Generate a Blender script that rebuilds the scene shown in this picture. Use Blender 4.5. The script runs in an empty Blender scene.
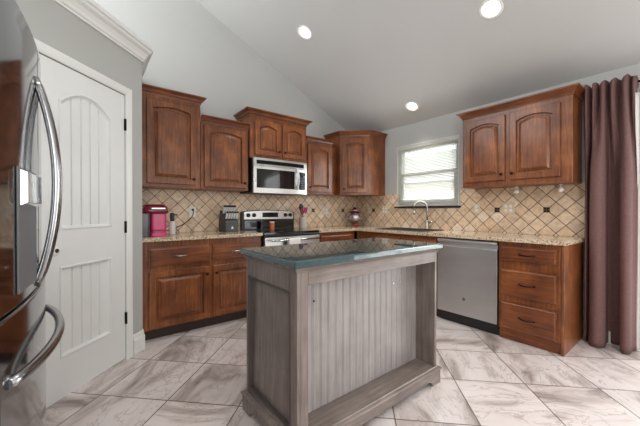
import bpy, bmesh, math, random
from mathutils import Vector, Matrix
random.seed(7)
PI = math.pi
SC = bpy.context.scene
COL = SC.collection

# ------------------------------------------------------------------ camera, world, lights, exposure
CAM = Vector((-3.5829, -3.6047, 1.151)); YAW = 0.9065; PITCH = -0.0067; FPX = 301.3
cd = bpy.data.cameras.new('camera'); cd.sensor_fit = 'HORIZONTAL'; cd.sensor_width = 36.0
cd.lens = FPX * 36.0 / 640.0; cd.clip_start = 0.02
cam = bpy.data.objects.new('camera', cd); COL.objects.link(cam)
cam.location = CAM; cam.rotation_euler = (PI/2 + PITCH, 0, YAW - PI/2)
SC.camera = cam
SC.view_settings.view_transform = 'Standard'; SC.view_settings.look = 'None'
SC.view_settings.exposure = 0.1; SC.view_settings.gamma = 1.0; SC.view_settings.use_curve_mapping = False
try:
    SC.cycles.use_denoising = True; SC.cycles.max_bounces = 8; SC.cycles.sample_clamp_indirect = 6.0
    SC.cycles.caustics_reflective = False; SC.cycles.caustics_refractive = False
except Exception:
    pass
w = bpy.data.worlds.new('overcast_sky'); SC.world = w; w.use_nodes = True
bg = w.node_tree.nodes['Background']; bg.inputs[0].default_value = (0.93, 0.97, 1.0, 1); bg.inputs[1].default_value = 7.0

def area(name, loc, tgt, sx, sy, power, col=(1, 1, 1), shape='RECTANGLE'):
    l = bpy.data.lights.new(name, 'AREA'); l.shape = shape; l.size = sx; l.size_y = sy; l.energy = power; l.color = col
    o = bpy.data.objects.new(name, l); COL.objects.link(o); o.location = loc
    o.rotation_euler = (Vector(tgt) - Vector(loc)).to_track_quat('-Z', 'Y').to_euler()
    return o
# added fill behind the camera and at left; daylight: the patio door on the right, the sink window
area('fill_behind_camera', (-2.3, -6.8, 1.7), (-2.3, 0, 1.3), 3.6, 2.2, 44, (1.0, 0.995, 0.985))  # added fill lamp, no window modelled here
area('fill_left', (-4.5, -5.3, 1.7), (0, -2.0, 1.4), 1.8, 1.6, 88, (1.0, 0.995, 0.985))  # added fill that brightens the right wall, no window modelled here
area('daylight_patio_door', (-0.03, -4.25, 1.05), (-3, -4.1, 0.9), 1.6, 1.95, 30, (0.96, 0.98, 1.0))
area('daylight_sink_window', (-0.09, -1.3, 1.64), (-3, -1.3, 1.2), 0.8, 0.75, 9, (0.96, 0.98, 1.0))
# ------------------------------------------------------------------ colour and material helpers
def lin(c):
    c = c / 255.0
    return c / 12.92 if c <= 0.04045 else ((c + 0.055) / 1.055) ** 2.4
def S(r, g, b): return (lin(r), lin(g), lin(b), 1.0)

class NT:
    def __init__(s, name):
        s.m = bpy.data.materials.new(name); s.m.use_nodes = True
        s.t = s.m.node_tree; s.n = s.t.nodes; s.l = s.t.links
        s.b = s.n['Principled BSDF']
    def node(s, kind, **kw):
        n = s.n.new(kind)
        for k, v in kw.items(): setattr(n, k, v)
        return n
    def put(s, sock, v):
        if isinstance(v, bpy.types.NodeSocket): s.l.new(v, sock)
        elif v is not None: sock.default_value = v
    def math(s, op, a, b=None, c=None):
        n = s.node('ShaderNodeMath', operation=op)
        s.put(n.inputs[0], a); s.put(n.inputs[1], b); s.put(n.inputs[2], c)
        return n.outputs[0]
    def mix(s, f, a, b, mode='MIX'):
        n = s.node('ShaderNodeMix', data_type='RGBA', blend_type=mode)
        s.put(n.inputs[0], f); s.put(n.inputs[6], a); s.put(n.inputs[7], b)
        return n.outputs[2]
    def noise(s, vec, scale, detail=3, rough=0.55, dist=0.0):
        n = s.node('ShaderNodeTexNoise'); s.put(n.inputs['Vector'], vec)
        n.inputs['Scale'].default_value = scale; n.inputs['Detail'].default_value = detail
        n.inputs['Roughness'].default_value = rough; n.inputs['Distortion'].default_value = dist
        return n.outputs['Fac']
    def ramp(s, f, stops):
        n = s.node('ShaderNodeValToRGB'); s.put(n.inputs[0], f); e = n.color_ramp.elements
        while len(e) < len(stops): e.new(0.5)
        for q, (p, c) in zip(e, stops): q.position = p; q.color = c
        return n.outputs[0]
    def maprange(s, v, a, b, c=0.0, d=1.0):
        n = s.node('ShaderNodeMapRange'); s.put(n.inputs[0], v)
        for i, x in enumerate((a, b, c, d)): n.inputs[i + 1].default_value = x
        return n.outputs[0]
    def bump(s, h, strength, dist=0.01):
        n = s.node('ShaderNodeBump'); n.inputs['Strength'].default_value = strength
        n.inputs['Distance'].default_value = dist; s.put(n.inputs['Height'], h)
        s.l.new(n.outputs[0], s.b.inputs['Normal'])
    def coord(s, which='Object', scale=(1, 1, 1)):
        t = s.node('ShaderNodeTexCoord'); m = s.node('ShaderNodeMapping')
        s.l.new(t.outputs[which], m.inputs[0]); m.inputs['Scale'].default_value = scale
        return m.outputs[0]
    def fin(s, col=None, rough=0.5, metal=0.0, coat=0.0, spec=None):
        s.put(s.b.inputs['Base Color'], col); s.put(s.b.inputs['Roughness'], rough); s.put(s.b.inputs['Metallic'], metal)
        if coat: s.b.inputs['Coat Weight'].default_value = coat; s.b.inputs['Coat Roughness'].default_value = 0.15
        if spec is not None: s.b.inputs['Specular IOR Level'].default_value = spec
        return s.m

def plain(name, rgb, rough=0.5, metal=0.0, coat=0.0, var=0.06, scale=6.0, spec=None):
    t = NT(name); n = t.noise(t.coord(), scale, 3)
    c = S(*rgb); k = lambda q: (c[0]*q, c[1]*q, c[2]*q, 1)
    return t.fin(t.ramp(n, [(0.3, k(1 - var)), (0.7, k(1 + var))]), rough, metal, coat, spec)

def wood(name, dark, mid, light, axis='z', rough=0.36, coat=0.14, fine=1.0):
    t = NT(name)
    sc = {'z': (26, 26, 1.6), 'x': (1.6, 26, 26)}[axis]
    info = t.node('ShaderNodeObjectInfo')
    base = t.coord('Object', tuple(q * fine for q in sc))
    add = t.node('ShaderNodeVectorMath', operation='ADD'); t.l.new(base, add.inputs[0])
    mul = t.math('MULTIPLY', info.outputs['Random'], 37.0)
    cmb = t.node('ShaderNodeCombineXYZ'); t.l.new(mul, cmb.inputs[0]); t.l.new(mul, cmb.inputs[2]); t.l.new(cmb.outputs[0], add.inputs[1])
    n1 = t.noise(add.outputs[0], 2.2, 6, 0.62, 0.5)
    n2 = t.noise(t.coord('Object', (2.2, 2.2, 2.2)), 2.4, 3)
    f = t.math('ADD', t.math('MULTIPLY', n1, 0.55), t.math('MULTIPLY', n2, 0.45))
    c = t.ramp(f, [(0.33, S(*dark)), (0.5, S(*mid)), (0.66, S(*light))])
    t.bump(n1, 0.05, 0.004)
    return t.fin(c, rough, 0, coat, 0.4)

def metal(name, rgb, rough=0.25, brushed=None, strength=0.0):
    t = NT(name)
    v = t.coord('Object', brushed or (4, 4, 4)); n = t.noise(v, 3.0, 3)
    c = S(*rgb); k = lambda q: (c[0]*q, c[1]*q, c[2]*q, 1)
    r = t.maprange(n, 0.3, 0.7, rough * 0.8, rough * 1.25)
    return t.fin(t.ramp(n, [(0.3, k(0.94)), (0.7, k(1.04))]), r, 1.0)

def glow(name, rgb, strength):
    t = NT(name); t.b.inputs['Emission Color'].default_value = (*[lin(q) for q in rgb], 1)
    t.b.inputs['Emission Strength'].default_value = strength
    return t.fin(S(*rgb), 0.5)

def thin_glass(name, tint=(1, 1, 1, 1)):
    t = NT(name); t.n.remove(t.b)
    tr = t.node('ShaderNodeBsdfTransparent'); tr.inputs[0].default_value = tint
    gl = t.node('ShaderNodeBsdfGlossy'); gl.inputs['Roughness'].default_value = 0.02
    fr = t.node('ShaderNodeFresnel'); fr.inputs[0].default_value = 1.45
    mx = t.node('ShaderNodeMixShader'); t.l.new(fr.outputs[0], mx.inputs[0]); t.l.new(tr.outputs[0], mx.inputs[1]); t.l.new(gl.outputs[0], mx.inputs[2])
    t.l.new(mx.outputs[0], t.n['Material Output'].inputs[0])
    return t.m

def tile_mat(name, ax, a0, b0, size, grout, kind):
    t = NT(name)
    g = t.node('ShaderNodeNewGeometry'); sep = t.node('ShaderNodeSeparateXYZ'); t.l.new(g.outputs['Position'], sep.inputs[0])
    a = t.math('SUBTRACT', sep.outputs['XYZ'.index(ax[0])], a0); b = t.math('SUBTRACT', sep.outputs['XYZ'.index(ax[1])], b0)
    k = 1.0 / (math.sqrt(2) * size)
    p = t.math('MULTIPLY', t.math('ADD', a, b), k); q = t.math('MULTIPLY', t.math('SUBTRACT', a, b), k)
    def edge(x):
        return t.math('SUBTRACT', 0.5, t.math('ABSOLUTE', t.math('SUBTRACT', t.math('FRACT', x), 0.5)))
    d = t.math('MINIMUM', edge(p), edge(q))
    gw = grout / size * 0.5
    wob = t.math('MULTIPLY', t.math('SUBTRACT', t.noise(g.outputs['Position'], 40, 2), 0.5), gw * (1.6 if kind == 'splash' else 0.5))
    m = t.maprange(t.math('ADD', d, wob), gw * 0.7, gw * 1.5)
    cell = t.node('ShaderNodeCombineXYZ'); t.l.new(t.math('FLOOR', p), cell.inputs[0]); t.l.new(t.math('FLOOR', q), cell.inputs[1])
    wn = t.node('ShaderNodeTexWhiteNoise', noise_dimensions='3D'); t.l.new(cell.outputs[0], wn.inputs['Vector'])
    if kind == 'splash':
        col = t.ramp(wn.outputs['Value'], [(0.0, S(204, 178, 150)), (0.45, S(226, 202, 174)), (0.75, S(220, 190, 156)), (1.0, S(236, 218, 198))])
        n = t.noise(g.outputs['Position'], 22, 5, 0.65)
        col = t.mix(1.0, col, t.ramp(n, [(0.3, (0.72, 0.70, 0.68, 1)), (0.55, (1, 1, 1, 1)), (0.75, (1.08, 1.07, 1.05, 1))]), 'MULTIPLY')
        col = t.mix(m, S(96, 74, 60), col)
        t.bump(m, 0.5, 0.004); return t.fin(col, 0.42)
    # floor: veined porcelain
    r = wn.outputs['Value']
    swap = t.math('GREATER_THAN', r, 0.62)
    u = t.math('ADD', t.math('MULTIPLY', p, t.math('SUBTRACT', 1.0, swap)), t.math('MULTIPLY', q, swap))
    v = t.math('ADD', t.math('MULTIPLY', q, t.math('SUBTRACT', 1.0, swap)), t.math('MULTIPLY', p, swap))
    tilt = t.math('ADD', v, t.math('MULTIPLY', u, t.math('MULTIPLY', t.math('SUBTRACT', wn.outputs['Color'], 0.5), 0.7)))
    cv = t.node('ShaderNodeCombineXYZ'); t.l.new(t.math('MULTIPLY', u, 0.75), cv.inputs[0]); t.l.new(t.math('MULTIPLY', tilt, 1.9), cv.inputs[1]); t.l.new(t.math('MULTIPLY', r, 31.0), cv.inputs[2])
    n1 = t.noise(cv.outputs[0], 1.1, 6, 0.56, 0.9)
    n2 = t.noise(cv.outputs[0], 1.7, 5, 0.6, 1.3)
    c1 = t.ramp(n1, [(0.30, S(132, 120, 115)), (0.40, S(182, 170, 166)), (0.50, S(212, 201, 198)), (0.75, S(224, 215, 213))])
    vein = t.maprange(t.math('ABSOLUTE', t.math('SUBTRACT', n2, 0.5)), 0.0, 0.022)
    c1 = t.mix(t.math('MULTIPLY', t.math('SUBTRACT', 1.0, vein), 0.5), c1, S(140, 124, 116))
    tone = t.maprange(r, 0, 1, 0.93, 1.03); tc = t.node('ShaderNodeCombineColor')
    for i in range(3): t.l.new(tone, tc.inputs[i])
    c1 = t.mix(1.0, c1, tc.outputs[0], 'MULTIPLY')
    col = t.mix(m, S(92, 80, 72), c1)
    t.bump(m, 0.25, 0.003)
    return t.fin(col, 0.3)

def granite(name):
    t = NT(name); v = t.coord()
    a = t.noise(v, 60, 4, 0.7); b = t.noise(v, 9, 3)
    vo = t.node('ShaderNodeTexVoronoi'); t.l.new(v, vo.inputs['Vector']); vo.inputs['Scale'].default_value = 130
    c = t.ramp(a, [(0.30, S(40, 30, 26)), (0.40, S(126, 104, 84)), (0.52, S(198, 178, 152)), (0.7, S(228, 216, 198))])
    sp = t.math('LESS_THAN', vo.outputs['Distance'], 0.16)
    c = t.mix(t.math('MULTIPLY', sp, 0.7), c, S(70, 52, 40))
    c = t.mix(t.maprange(b, 0.4, 0.65, 0, 0.35), c, S(214, 192, 160))
    return t.fin(c, 0.12)

M = {}
M['wall'] = plain('grey_wall_paint', (177, 177, 174), 0.75, var=0.015, scale=2)
M['ceiling'] = plain('grey_ceiling_paint', (200, 200, 198), 0.85, var=0.015, scale=2)
M['trim'] = plain('white_trim_paint', (226, 226, 223), 0.35, var=0.01)
M['door'] = plain('white_door_paint', (224, 225, 223), 0.33, var=0.01)
M['floor'] = tile_mat('veined_floor_tile', 'XY', -1.915, -2.235, 0.4504, 0.006, 'floor')
M['splashA'] = tile_mat('tumbled_tile_back', 'XZ', -0.300, 1.160, 0.1058, 0.0055, 'splash')
M['splashB'] = tile_mat('tumbled_tile_right', 'YZ', -2.648, 1.162, 0.1058, 0.0055, 'splash')
M['wood'] = wood('cherry_wood', (76, 39, 19), (115, 64, 33), (154, 95, 50))
M['woodx'] = wood('cherry_wood_horizontal', (72, 36, 18), (110, 60, 32), (144, 86, 47), 'x')
M['kick'] = plain('dark_toe_kick', (44, 26, 18), 0.5)
M['gwood'] = wood('grey_stained_wood', (94, 83, 78), (118, 106, 100), (138, 127, 121), 'z', 0.42, 0.1)
M['gwoodx'] = wood('grey_stained_wood_horizontal', (94, 83, 78), (118, 106, 100), (138, 127, 121), 'x', 0.42, 0.1)
M['gshade'] = plain('shadow_line_moulding', (78, 70, 67), 0.5)
M['gbead'] = wood('grey_beadboard', (128, 121, 119), (146, 139, 137), (162, 155, 153), 'z', 0.42, 0.1)
M['granite'] = granite('speckled_granite')
M['islandtop'] = plain('dark_polished_stone', (58, 76, 80), 0.025, var=0.15, scale=40, spec=0.75)
M['steel'] = metal('brushed_steel', (200, 199, 199), 0.34, (0.5, 0.5, 3))
M['steelh'] = metal('brushed_steel_horizontal', (204, 203, 200), 0.3, (0.5, 0.5, 3))
M['fridge'] = metal('fridge_steel', (146, 147, 149), 0.09, (2, 2, 60))
M['chrome'] = metal('polished_chrome', (214, 214, 214), 0.1)
M['nickelf'] = metal('satin_steel', (160, 160, 161), 0.22)
M['nickel'] = metal('brushed_nickel', (176, 170, 162), 0.25)
M['bronze'] = metal('dark_bronze', (58, 44, 38), 0.35)
M['blackmetal'] = metal('black_metal', (36, 34, 34), 0.4)
M['black'] = plain('black_plastic', (26, 26, 27), 0.4)
M['matteblack'] = plain('matte_black', (16, 16, 17), 0.75, spec=0.15)
M['blackgloss'] = plain('black_glass', (14, 15, 16), 0.06, coat=0.4)
M['screen'] = plain('green_grey_display', (64, 84, 78), 0.2)
M['handle'] = plain('silver_plastic', (214, 214, 216), 0.3)
M['grey'] = plain('grey_plastic', (92, 92, 96), 0.4)
M['dgrey'] = plain('dark_grey_paint', (70, 70, 72), 0.5)
M['white'] = plain('white_plastic', (232, 230, 224), 0.4, var=0.01)
M['ivory'] = plain('ivory_plate', (214, 198, 172), 0.4, var=0.01)
t = NT('white_blind'); t.fin(S(244, 244, 240), 0.5)
tl = t.node('ShaderNodeBsdfTranslucent'); tl.inputs[0].default_value = S(240, 240, 236); mx = t.node('ShaderNodeMixShader'); mx.inputs[0].default_value = 0.6
t.l.new(t.b.outputs[0], mx.inputs[1]); t.l.new(tl.outputs[0], mx.inputs[2]); t.l.new(mx.outputs[0], t.n['Material Output'].inputs[0]); M['blind'] = t.m
M['pink'] = plain('magenta_plastic', (196, 42, 104), 0.22, coat=0.4)
M['dpink'] = plain('dark_red_plastic', (118, 18, 48), 0.22, coat=0.4)
M['smoke'] = plain('smoky_tank', (82, 74, 82), 0.12, coat=0.3)
M['red'] = plain('red_glaze', (150, 30, 40), 0.2, coat=0.5)
M['silver'] = metal('silver_glaze', (206, 198, 198), 0.38)
M['sred'] = plain('dark_red_silicone', (120, 22, 44), 0.45)
M['purple'] = plain('magenta_silicone', (150, 28, 92), 0.45)
M['crock'] = plain('pale_ceramic', (206, 198, 196), 0.3)
M['copper'] = plain('orange_label', (196, 108, 66), 0.45, var=0.25, scale=90)
M['sheet'] = plain('white_sheet', (230, 228, 224), 0.9)
M['curtain'] = plain('plum_brown_fabric', (108, 78, 75), 0.8, var=0.12, scale=60)
M['lining'] = plain('grey_lining_fabric', (206, 200, 196), 0.9)
M['accent'] = plain('bronze_accent_tile', (62, 44, 32), 0.3, 0.3)
M['bulb'] = glow('lit_bulb', (255, 250, 240), 4.0)
M['can'] = plain('white_can_baffle', (236, 234, 230), 0.5, var=0.01)
M['glass'] = thin_glass('window_glass', (0.97, 0.99, 0.98, 1))
M['bottle'] = plain('frosted_bottle', (198, 194, 192), 0.25)
M['roof'] = plain('grey_shingle', (150, 148, 148), 0.9, var=0.15, scale=30)
M['siding'] = plain('pale_brick', (205, 200, 194), 0.9, var=0.08)
M['grass'] = plain('dry_ground', (176, 170, 158), 0.95, var=0.3, scale=8)

# ------------------------------------------------------------------ mesh helpers
class MB:
    def __init__(s): s.v = []; s.f = []; s.sm = []; s.mi = []; s.cur = 0
    def add(s, vs, fs, smooth=False):
        o = len(s.v); s.v += [tuple(q) for q in vs]
        for f in fs: s.f.append([o + i for i in f]); s.sm.append(smooth); s.mi.append(s.cur)
        return s
    def box(s, x0, x1, y0, y1, z0, z1):
        v = [(x, y, z) for z in (z0, z1) for y in (y0, y1) for x in (x0, x1)]
        return s.add(v, [(0, 2, 3, 1), (4, 5, 7, 6), (0, 1, 5, 4), (2, 6, 7, 3), (0, 4, 6, 2), (1, 3, 7, 5)])
    def loops(s, L, cap0=True, cap1=True, smooth=False, closed=True):
        n = len(L[0]); vs = [p for l in L for p in l]; fs = []
        for k in range(len(L) - 1):
            for i in range(n if closed else n - 1):
                j = (i + 1) % n
                fs.append((k*n + i, k*n + j, (k+1)*n + j, (k+1)*n + i))
        s.add(vs, fs, smooth)
        if cap0: s.add(L[0], [tuple(range(n))])
        if cap1: s.add(L[-1], [tuple(range(n))])
        return s
    def prism(s, poly, z0, z1, fn=None):
        fn = fn or (lambda a, b, c: (a, b, c))
        return s.loops([[fn(a, b, z0) for a, b in poly], [fn(a, b, z1) for a, b in poly]])
    def lathe(s, prof, c=(0, 0, 0), axis='z', n=24, cap0=True, cap1=True, smooth=True):
        L = []
        for r, h in prof:
            ring = []
            for i in range(n):
                a = 2*PI*i/n; u, v = r*math.cos(a), r*math.sin(a)
                q = {'z': (u, v, h), '-z': (u, -v, -h), 'y': (u, h, v), '-y': (u, -h, v), 'x': (h, u, v), '-x': (-h, u, v)}[axis]
                ring.append((c[0]+q[0], c[1]+q[1], c[2]+q[2]))
            L.append(ring)
        return s.loops(L, cap0, cap1, smooth)
    def tube(s, pts, r, n=10, sx=1.0, up=(0, 0, 1)):
        pts = [Vector(p) for p in pts]; L = []
        rr = r if isinstance(r, (list, tuple)) else [r]*len(pts)
        ref = Vector(up)
        for i, p in enumerate(pts):
            d = (pts[min(i+1, len(pts)-1)] - pts[max(i-1, 0)]).normalized()
            a = d.cross(ref)
            if a.length < 1e-3: a = d.cross(Vector((1, 0.01, 0)))
            a.normalize(); b = a.cross(d).normalized()
            if i and L:
                pass
            L.append([tuple(p + a*math.cos(2*PI*k/n)*rr[i]*sx + b*math.sin(2*PI*k/n)*rr[i]) for k in range(n)])
        return s.loops(L, True, True, True)
    def sweep(s, prof, path, closed=False):
        # prof: (outward, z) loop; path: plan points, outward = right-hand side of travel
        P = [Vector((x, y)) for x, y in path]; L = []
        for i, p in enumerate(P):
            ns = []
            if i > 0: d = (P[i]-P[i-1]).normalized(); ns.append(Vector((d.y, -d.x)))
            if i < len(P)-1: d = (P[i+1]-P[i]).normalized(); ns.append(Vector((d.y, -d.x)))
            m = sum(ns, Vector((0, 0)))
            m = m / (m.length_squared / len(ns)) if len(ns) > 1 else m
            if len(ns) > 1:
                b = (ns[0]+ns[1]).normalized(); m = b / max(0.2, b.dot(ns[0]))
            L.append([(p.x + m.x*o, p.y + m.y*o, z) for o, z in prof])
        return s.loops(L, True, True, False)
    def build(s, name, mat, parent=None, bevel=0.0, seg=2, solid=0.0, auto=False):
        me = bpy.data.meshes.new(name); me.from_pydata(s.v, [], s.f)
        me.polygons.foreach_set('use_smooth', s.sm); me.polygons.foreach_set('material_index', s.mi)
        for m in (mat if isinstance(mat, (list, tuple)) else [mat]): me.materials.append(m)
        bm = bmesh.new(); bm.from_mesh(me)
        bmesh.ops.remove_doubles(bm, verts=bm.verts, dist=1e-6)
        bmesh.ops.recalc_face_normals(bm, faces=bm.faces); bm.to_mesh(me); bm.free(); me.update()
        o = bpy.data.objects.new(name, me); COL.objects.link(o)
        if parent: o.parent = parent
        if solid:
            k = o.modifiers.new('thickness', 'SOLIDIFY'); k.thickness = solid; k.offset = 0
        if bevel:
            k = o.modifiers.new('bevel', 'BEVEL'); k.width = bevel; k.segments = seg; k.limit_method = 'ANGLE'; k.angle_limit = 0.7
        return o

def box(name, mat, parent, *d, bevel=0.0):
    return MB().box(*d).build(name, mat, parent, bevel)
def tag(o, label, cat, group=None):
    o['label'] = label; o['category'] = cat
    if group: o['group'] = group
    return o
def thing(name, label, cat, loc=(0, 0, 0), rz=0.0, group=None):
    o = bpy.data.objects.new(name, None); COL.objects.link(o); o.empty_display_size = 0.1
    o.location = loc; o.rotation_euler = (0, 0, rz)
    return tag(o, label, cat, group)
def struct(o): o['kind'] = 'structure'; return o
def dup(o, parent=None):
    c = o.copy(); COL.objects.link(c)
    if parent: c.parent = parent
    for ch in list(o.children): dup(ch, c)
    return c
def arc(a0, a1, n): return [a0 + (a1-a0)*i/(n-1) for i in range(n)]

# ------------------------------------------------------------------ room shell
CEIL0, SLOPE = 2.36, 0.47
RX0, RY0 = -4.6, -7.0
struct(MB().box(RX0-0.1, 0.15, RY0-0.1, 0.15, -0.1, 0.0).build('floor', M['floor']))
HT = CEIL0 - SLOPE*RX0
# gable wall (stove wall)
struct(MB().prism([(RX0-0.1, 0), (0.12, 0), (0.12, CEIL0-SLOPE*0.12), (RX0-0.1, CEIL0-SLOPE*(RX0-0.1))], 0, 0.12, lambda a, b, c: (a, c, b)).build('wall_back', M['wall']))
WALL_BACK = bpy.data.objects['wall_back']
struct(MB().prism([(RX0-0.1, 0), (0.12, 0), (0.12, CEIL0-SLOPE*0.12), (RX0-0.1, CEIL0-SLOPE*(RX0-0.1))], RY0-0.12, RY0, lambda a, b, c: (a, c, b)).build('wall_front', M['wall']))
struct(box('wall_left', M['wall'], None, RX0-0.12, RX0, RY0, -1.607, 0, HT))
# right wall with the sink window and the patio door opening
WY0, WY1, WZ0, WZ1 = -1.765, -0.845, 1.215, 2.075
DY0, DY1, DZ = -5.15, -3.30, 2.06
r = MB()
r.box(0, 0.12, WY1, 0.0, 0, CEIL0); r.box(0, 0.12, WY0, WY1, 0, WZ0); r.box(0, 0.12, WY0, WY1, WZ1, CEIL0)
r.box(0, 0.12, DY1, WY0, 0, CEIL0); r.box(0, 0.12, DY0, DY1, DZ, CEIL0); r.box(0, 0.12, RY0, DY0, 0, CEIL0)
WALL_RIGHT = struct(r.build('wall_right', M['wall']))
# sloping ceiling with three round cut-outs for the recessed lamps
LAMPS = [(-1.645, -0.855, 0.072), (-0.95, -2.516, 0.072), (-0.273, -1.287, 0.072)]
TH = math.atan(SLOPE)
bm = bmesh.new()
def ceil_pt(x, y): return Vector((x, y, CEIL0 - SLOPE*x))
edges = []
def ring(pts):
    vs = [bm.verts.new(p) for p in pts]
    for i in range(len(vs)): edges.append(bm.edges.new((vs[i], vs[(i+1) % len(vs)])))
ring([ceil_pt(RX0-0.1, RY0), ceil_pt(0.0, RY0), ceil_pt(0.0, 0.0), ceil_pt(RX0-0.1, 0.0)])
for lx, ly, lr in LAMPS:
    ring([ceil_pt(lx + lr*math.cos(a)*math.cos(TH), ly + lr*math.sin(a)) for a in [2*PI*i/32 for i in range(32)]])
bmesh.ops.triangle_fill(bm, edges=edges, use_beauty=True)
bmesh.ops.recalc_face_normals(bm, faces=bm.faces)
me = bpy.data.meshes.new('ceiling'); bm.to_mesh(me); bm.free(); me.materials.append(M['ceiling'])
CEIL = bpy.data.objects.new('ceiling', me); COL.objects.link(CEIL); struct(CEIL)

# backsplash tiles on both walls, with bronze accent insets
bs = MB().box(-3.2, -0.011, -0.01, 0.0, 0.915, 1.395).build('backsplash', M['splashA'], WALL_BACK)
for ax in (-0.898, -0.300):
    a = MB()
    for i in (0, 1):
        for j in (0, 1): a.box(ax-0.026+i*0.027, ax-0.001+i*0.027, -0.013, -0.009, 1.134+j*0.027, 1.159+j*0.027)
    a.build('accent_tile', M['accent'], bs)
bs = MB()
bs.box(-0.01, 0, -0.845-0.03, 0, 0.915, 1.395); bs.box(-0.01, 0, WY0-0.02, WY1-0.03, 0.915, WZ0-0.03); bs.box(-0.01, 0, -2.945, WY0-0.02, 0.915, 1.41)
bs = bs.build('backsplash', M['splashB'], WALL_RIGHT)
for ay in (-0.4035, -2.1985, -2.648):
    a = MB()
    for i in (0, 1):
        for j in (0, 1): a.box(-0.013, -0.009, ay-0.026+i*0.027, ay-0.001+i*0.027, 1.136+j*0.027, 1.161+j*0.027)
    a.build('accent_tile', M['accent'], bs)

# ------------------------------------------------------------------ corner pantry: diagonal wall, side wall, ledge, crown
DIAG = (-3.784, -1.291); A45 = PI/4; DW = 0.635
def frame45(o): o.location = (DIAG[0], DIAG[1], 0); o.rotation_euler = (0, 0, A45); return o
p = MB(); p.box(-0.45, -0.004, 0, 0.1, 0, 2.45); p.box(DW+0.004, 0.826, 0, 0.1, 0, 2.45); p.box(-0.004, DW+0.004, 0, 0.1, 2.046, 2.45)
struct(frame45(p.build('wall_pantry', M['wall'])))
p = MB(); p.box(-3.3, -3.2, -0.66, 0, 0, 2.45); p.box(RX0, -4.05, -1.607, -1.5, 0, 2.45)
struct(p.build('wall_pantry_side', M['wall']))
struct(MB().prism([(-3.2, 0), (-3.2, -0.707), (-4.1, -1.607), (RX0, -1.607), (RX0, 0)], 2.451, 2.47).build('ceiling_pantry', M['wall']))
crown = [(0, 2.392), (0.012, 2.392), (0.012, 2.404), (0.022, 2.412), (0.03, 2.43), (0.045, 2.452), (0.066, 2.468), (0.07, 2.484), (0.082, 2.49), (0.082, 2.517), (0, 2.517)]
struct(MB().sweep(crown, [(-4.15, -1.657), (-3.2, -0.707), (-3.2, -0.001)]).build('trim_crown', M['trim']))
bb = [(0, 0.001), (0.016, 0.001), (0.016, 0.11), (0.01, 0.125), (0.008, 0.15), (0.003, 0.157), (0, 0.157)]
struct(MB().sweep(bb, [(-3.283, -0.79), (-3.2, -0.707), (-3.2, -0.66)]).build('baseboard_pantry', M['trim']))
# casing
cas = MB()
prof = [(0.0, 0.0), (0.0, -0.012), (0.012, -0.018), (0.046, -0.022), (0.058, -0.016), (0.062, 0.0)]
def casing(x_in, sgn, z0, z1):
    lo = [(x_in + sgn*a, b, z0) for a, b in prof]; hi = [(x_in + sgn*a, b, z1 + a) for a, b in prof]
    cas.loops([lo, hi])
casing(DW+0.004, 1, 0.0, 2.046); casing(-0.004, -1, 0.0, 2.046)
cas.loops([[(-0.004-a, b, 2.046+a) for a, b in prof], [(DW+0.004+a, b, 2.046+a) for a, b in prof]])
struct(frame45(cas.build('trim_door', M['trim'])))

# pantry door: two panels of V-grooved planks, the upper one arched
door = MB()
T = 0.036
PX0, PX1 = 0.115, DW-0.128
def plank_panel(mb, x0, x1, z0, z1, sag, n=5):
    N = 17
    def loop(ins, y, extra=0.0):
        L = [(x0+ins, y, z0+ins), (x1-ins, y, z0+ins)]
        for i in range(N):
            u = 1 - i/(N-1); L.append((x0+ins+(x1-x0-2*ins)*u, y, z1-ins-sag*(2*u-1)**2))
        return L
    L = [loop(0, 0), loop(0.004, -0.006), loop(0.012, -0.006), loop(0.016, 0.004), loop(0.026, 0.013)]
    mb.loops(L, False, False)
    # planks with V grooves
    a, b = x0+0.026, x1-0.026; xs = []
    for k in range(n):
        xa = a+(b-a)*k/n; xb = a+(b-a)*(k+1)/n
        if k: xs += [(xa-0.006, 0.013), (xa-0.001, 0.023), (xa+0.001, 0.023), (xa+0.006, 0.013)]
        else: xs.append((xa, 0.013))
        m = 4
        for i in range(1, m): xs.append((xa+0.005+(xb-xa-0.01)*i/m, 0.013))
    xs.append((b, 0.013))
    top = lambda x: z1-0.026-sag*(2*(x-a)/(b-a)-1)**2
    v = []; f = []
    for x, y in xs: v += [(x, y, z0+0.026), (x, y, top(x))]
    for i in range(len(xs)-1): f.append((2*i, 2*i+2, 2*i+3, 2*i+1))
    mb.add(v, f)
def face_with_holes(mb, X0, X1, Z0, Z1, holes, y):
    b = bmesh.new(); ed = []
    def rg(pts):
        vs = [b.verts.new((x, y, z)) for x, z in pts]
        for i in range(len(vs)): ed.append(b.edges.new((vs[i], vs[(i+1) % len(vs)])))
    rg([(X0, Z0), (X1, Z0), (X1, Z1), (X0, Z1)])
    for h in holes: rg(h)
    bmesh.ops.triangle_fill(b, edges=ed, use_beauty=True)
    b.verts.index_update()
    mb.add([tuple(v.co) for v in b.verts], [tuple(v.index for v in fc.verts) for fc in b.faces]); b.free()
def arch_pts(x0, x1, z0, z1, sag, N=17):
    return [(x0, z0), (x1, z0)] + [(x0+(x1-x0)*(1-i/(N-1)), z1-sag*(2*(1-i/(N-1))-1)**2) for i in range(N)]
UP = (PX0, PX1, 1.035, 1.915, 0.092); LO = (PX0, PX1, 0.255, 0.815, 0.0)
face_with_holes(door, 0, DW, 0.012, 2.04, [arch_pts(*UP), arch_pts(*LO)], 0.0)
plank_panel(door, *UP); plank_panel(door, *LO)
door.add([(0, 0, .012), (DW, 0, .012), (DW, 0, 2.04), (0, 0, 2.04), (0, T, .012), (DW, T, .012), (DW, T, 2.04), (0, T, 2.04)],
         [(0, 1, 5, 4), (1, 2, 6, 5), (2, 3, 7, 6), (3, 0, 4, 7), (4, 5, 6, 7)])
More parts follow.
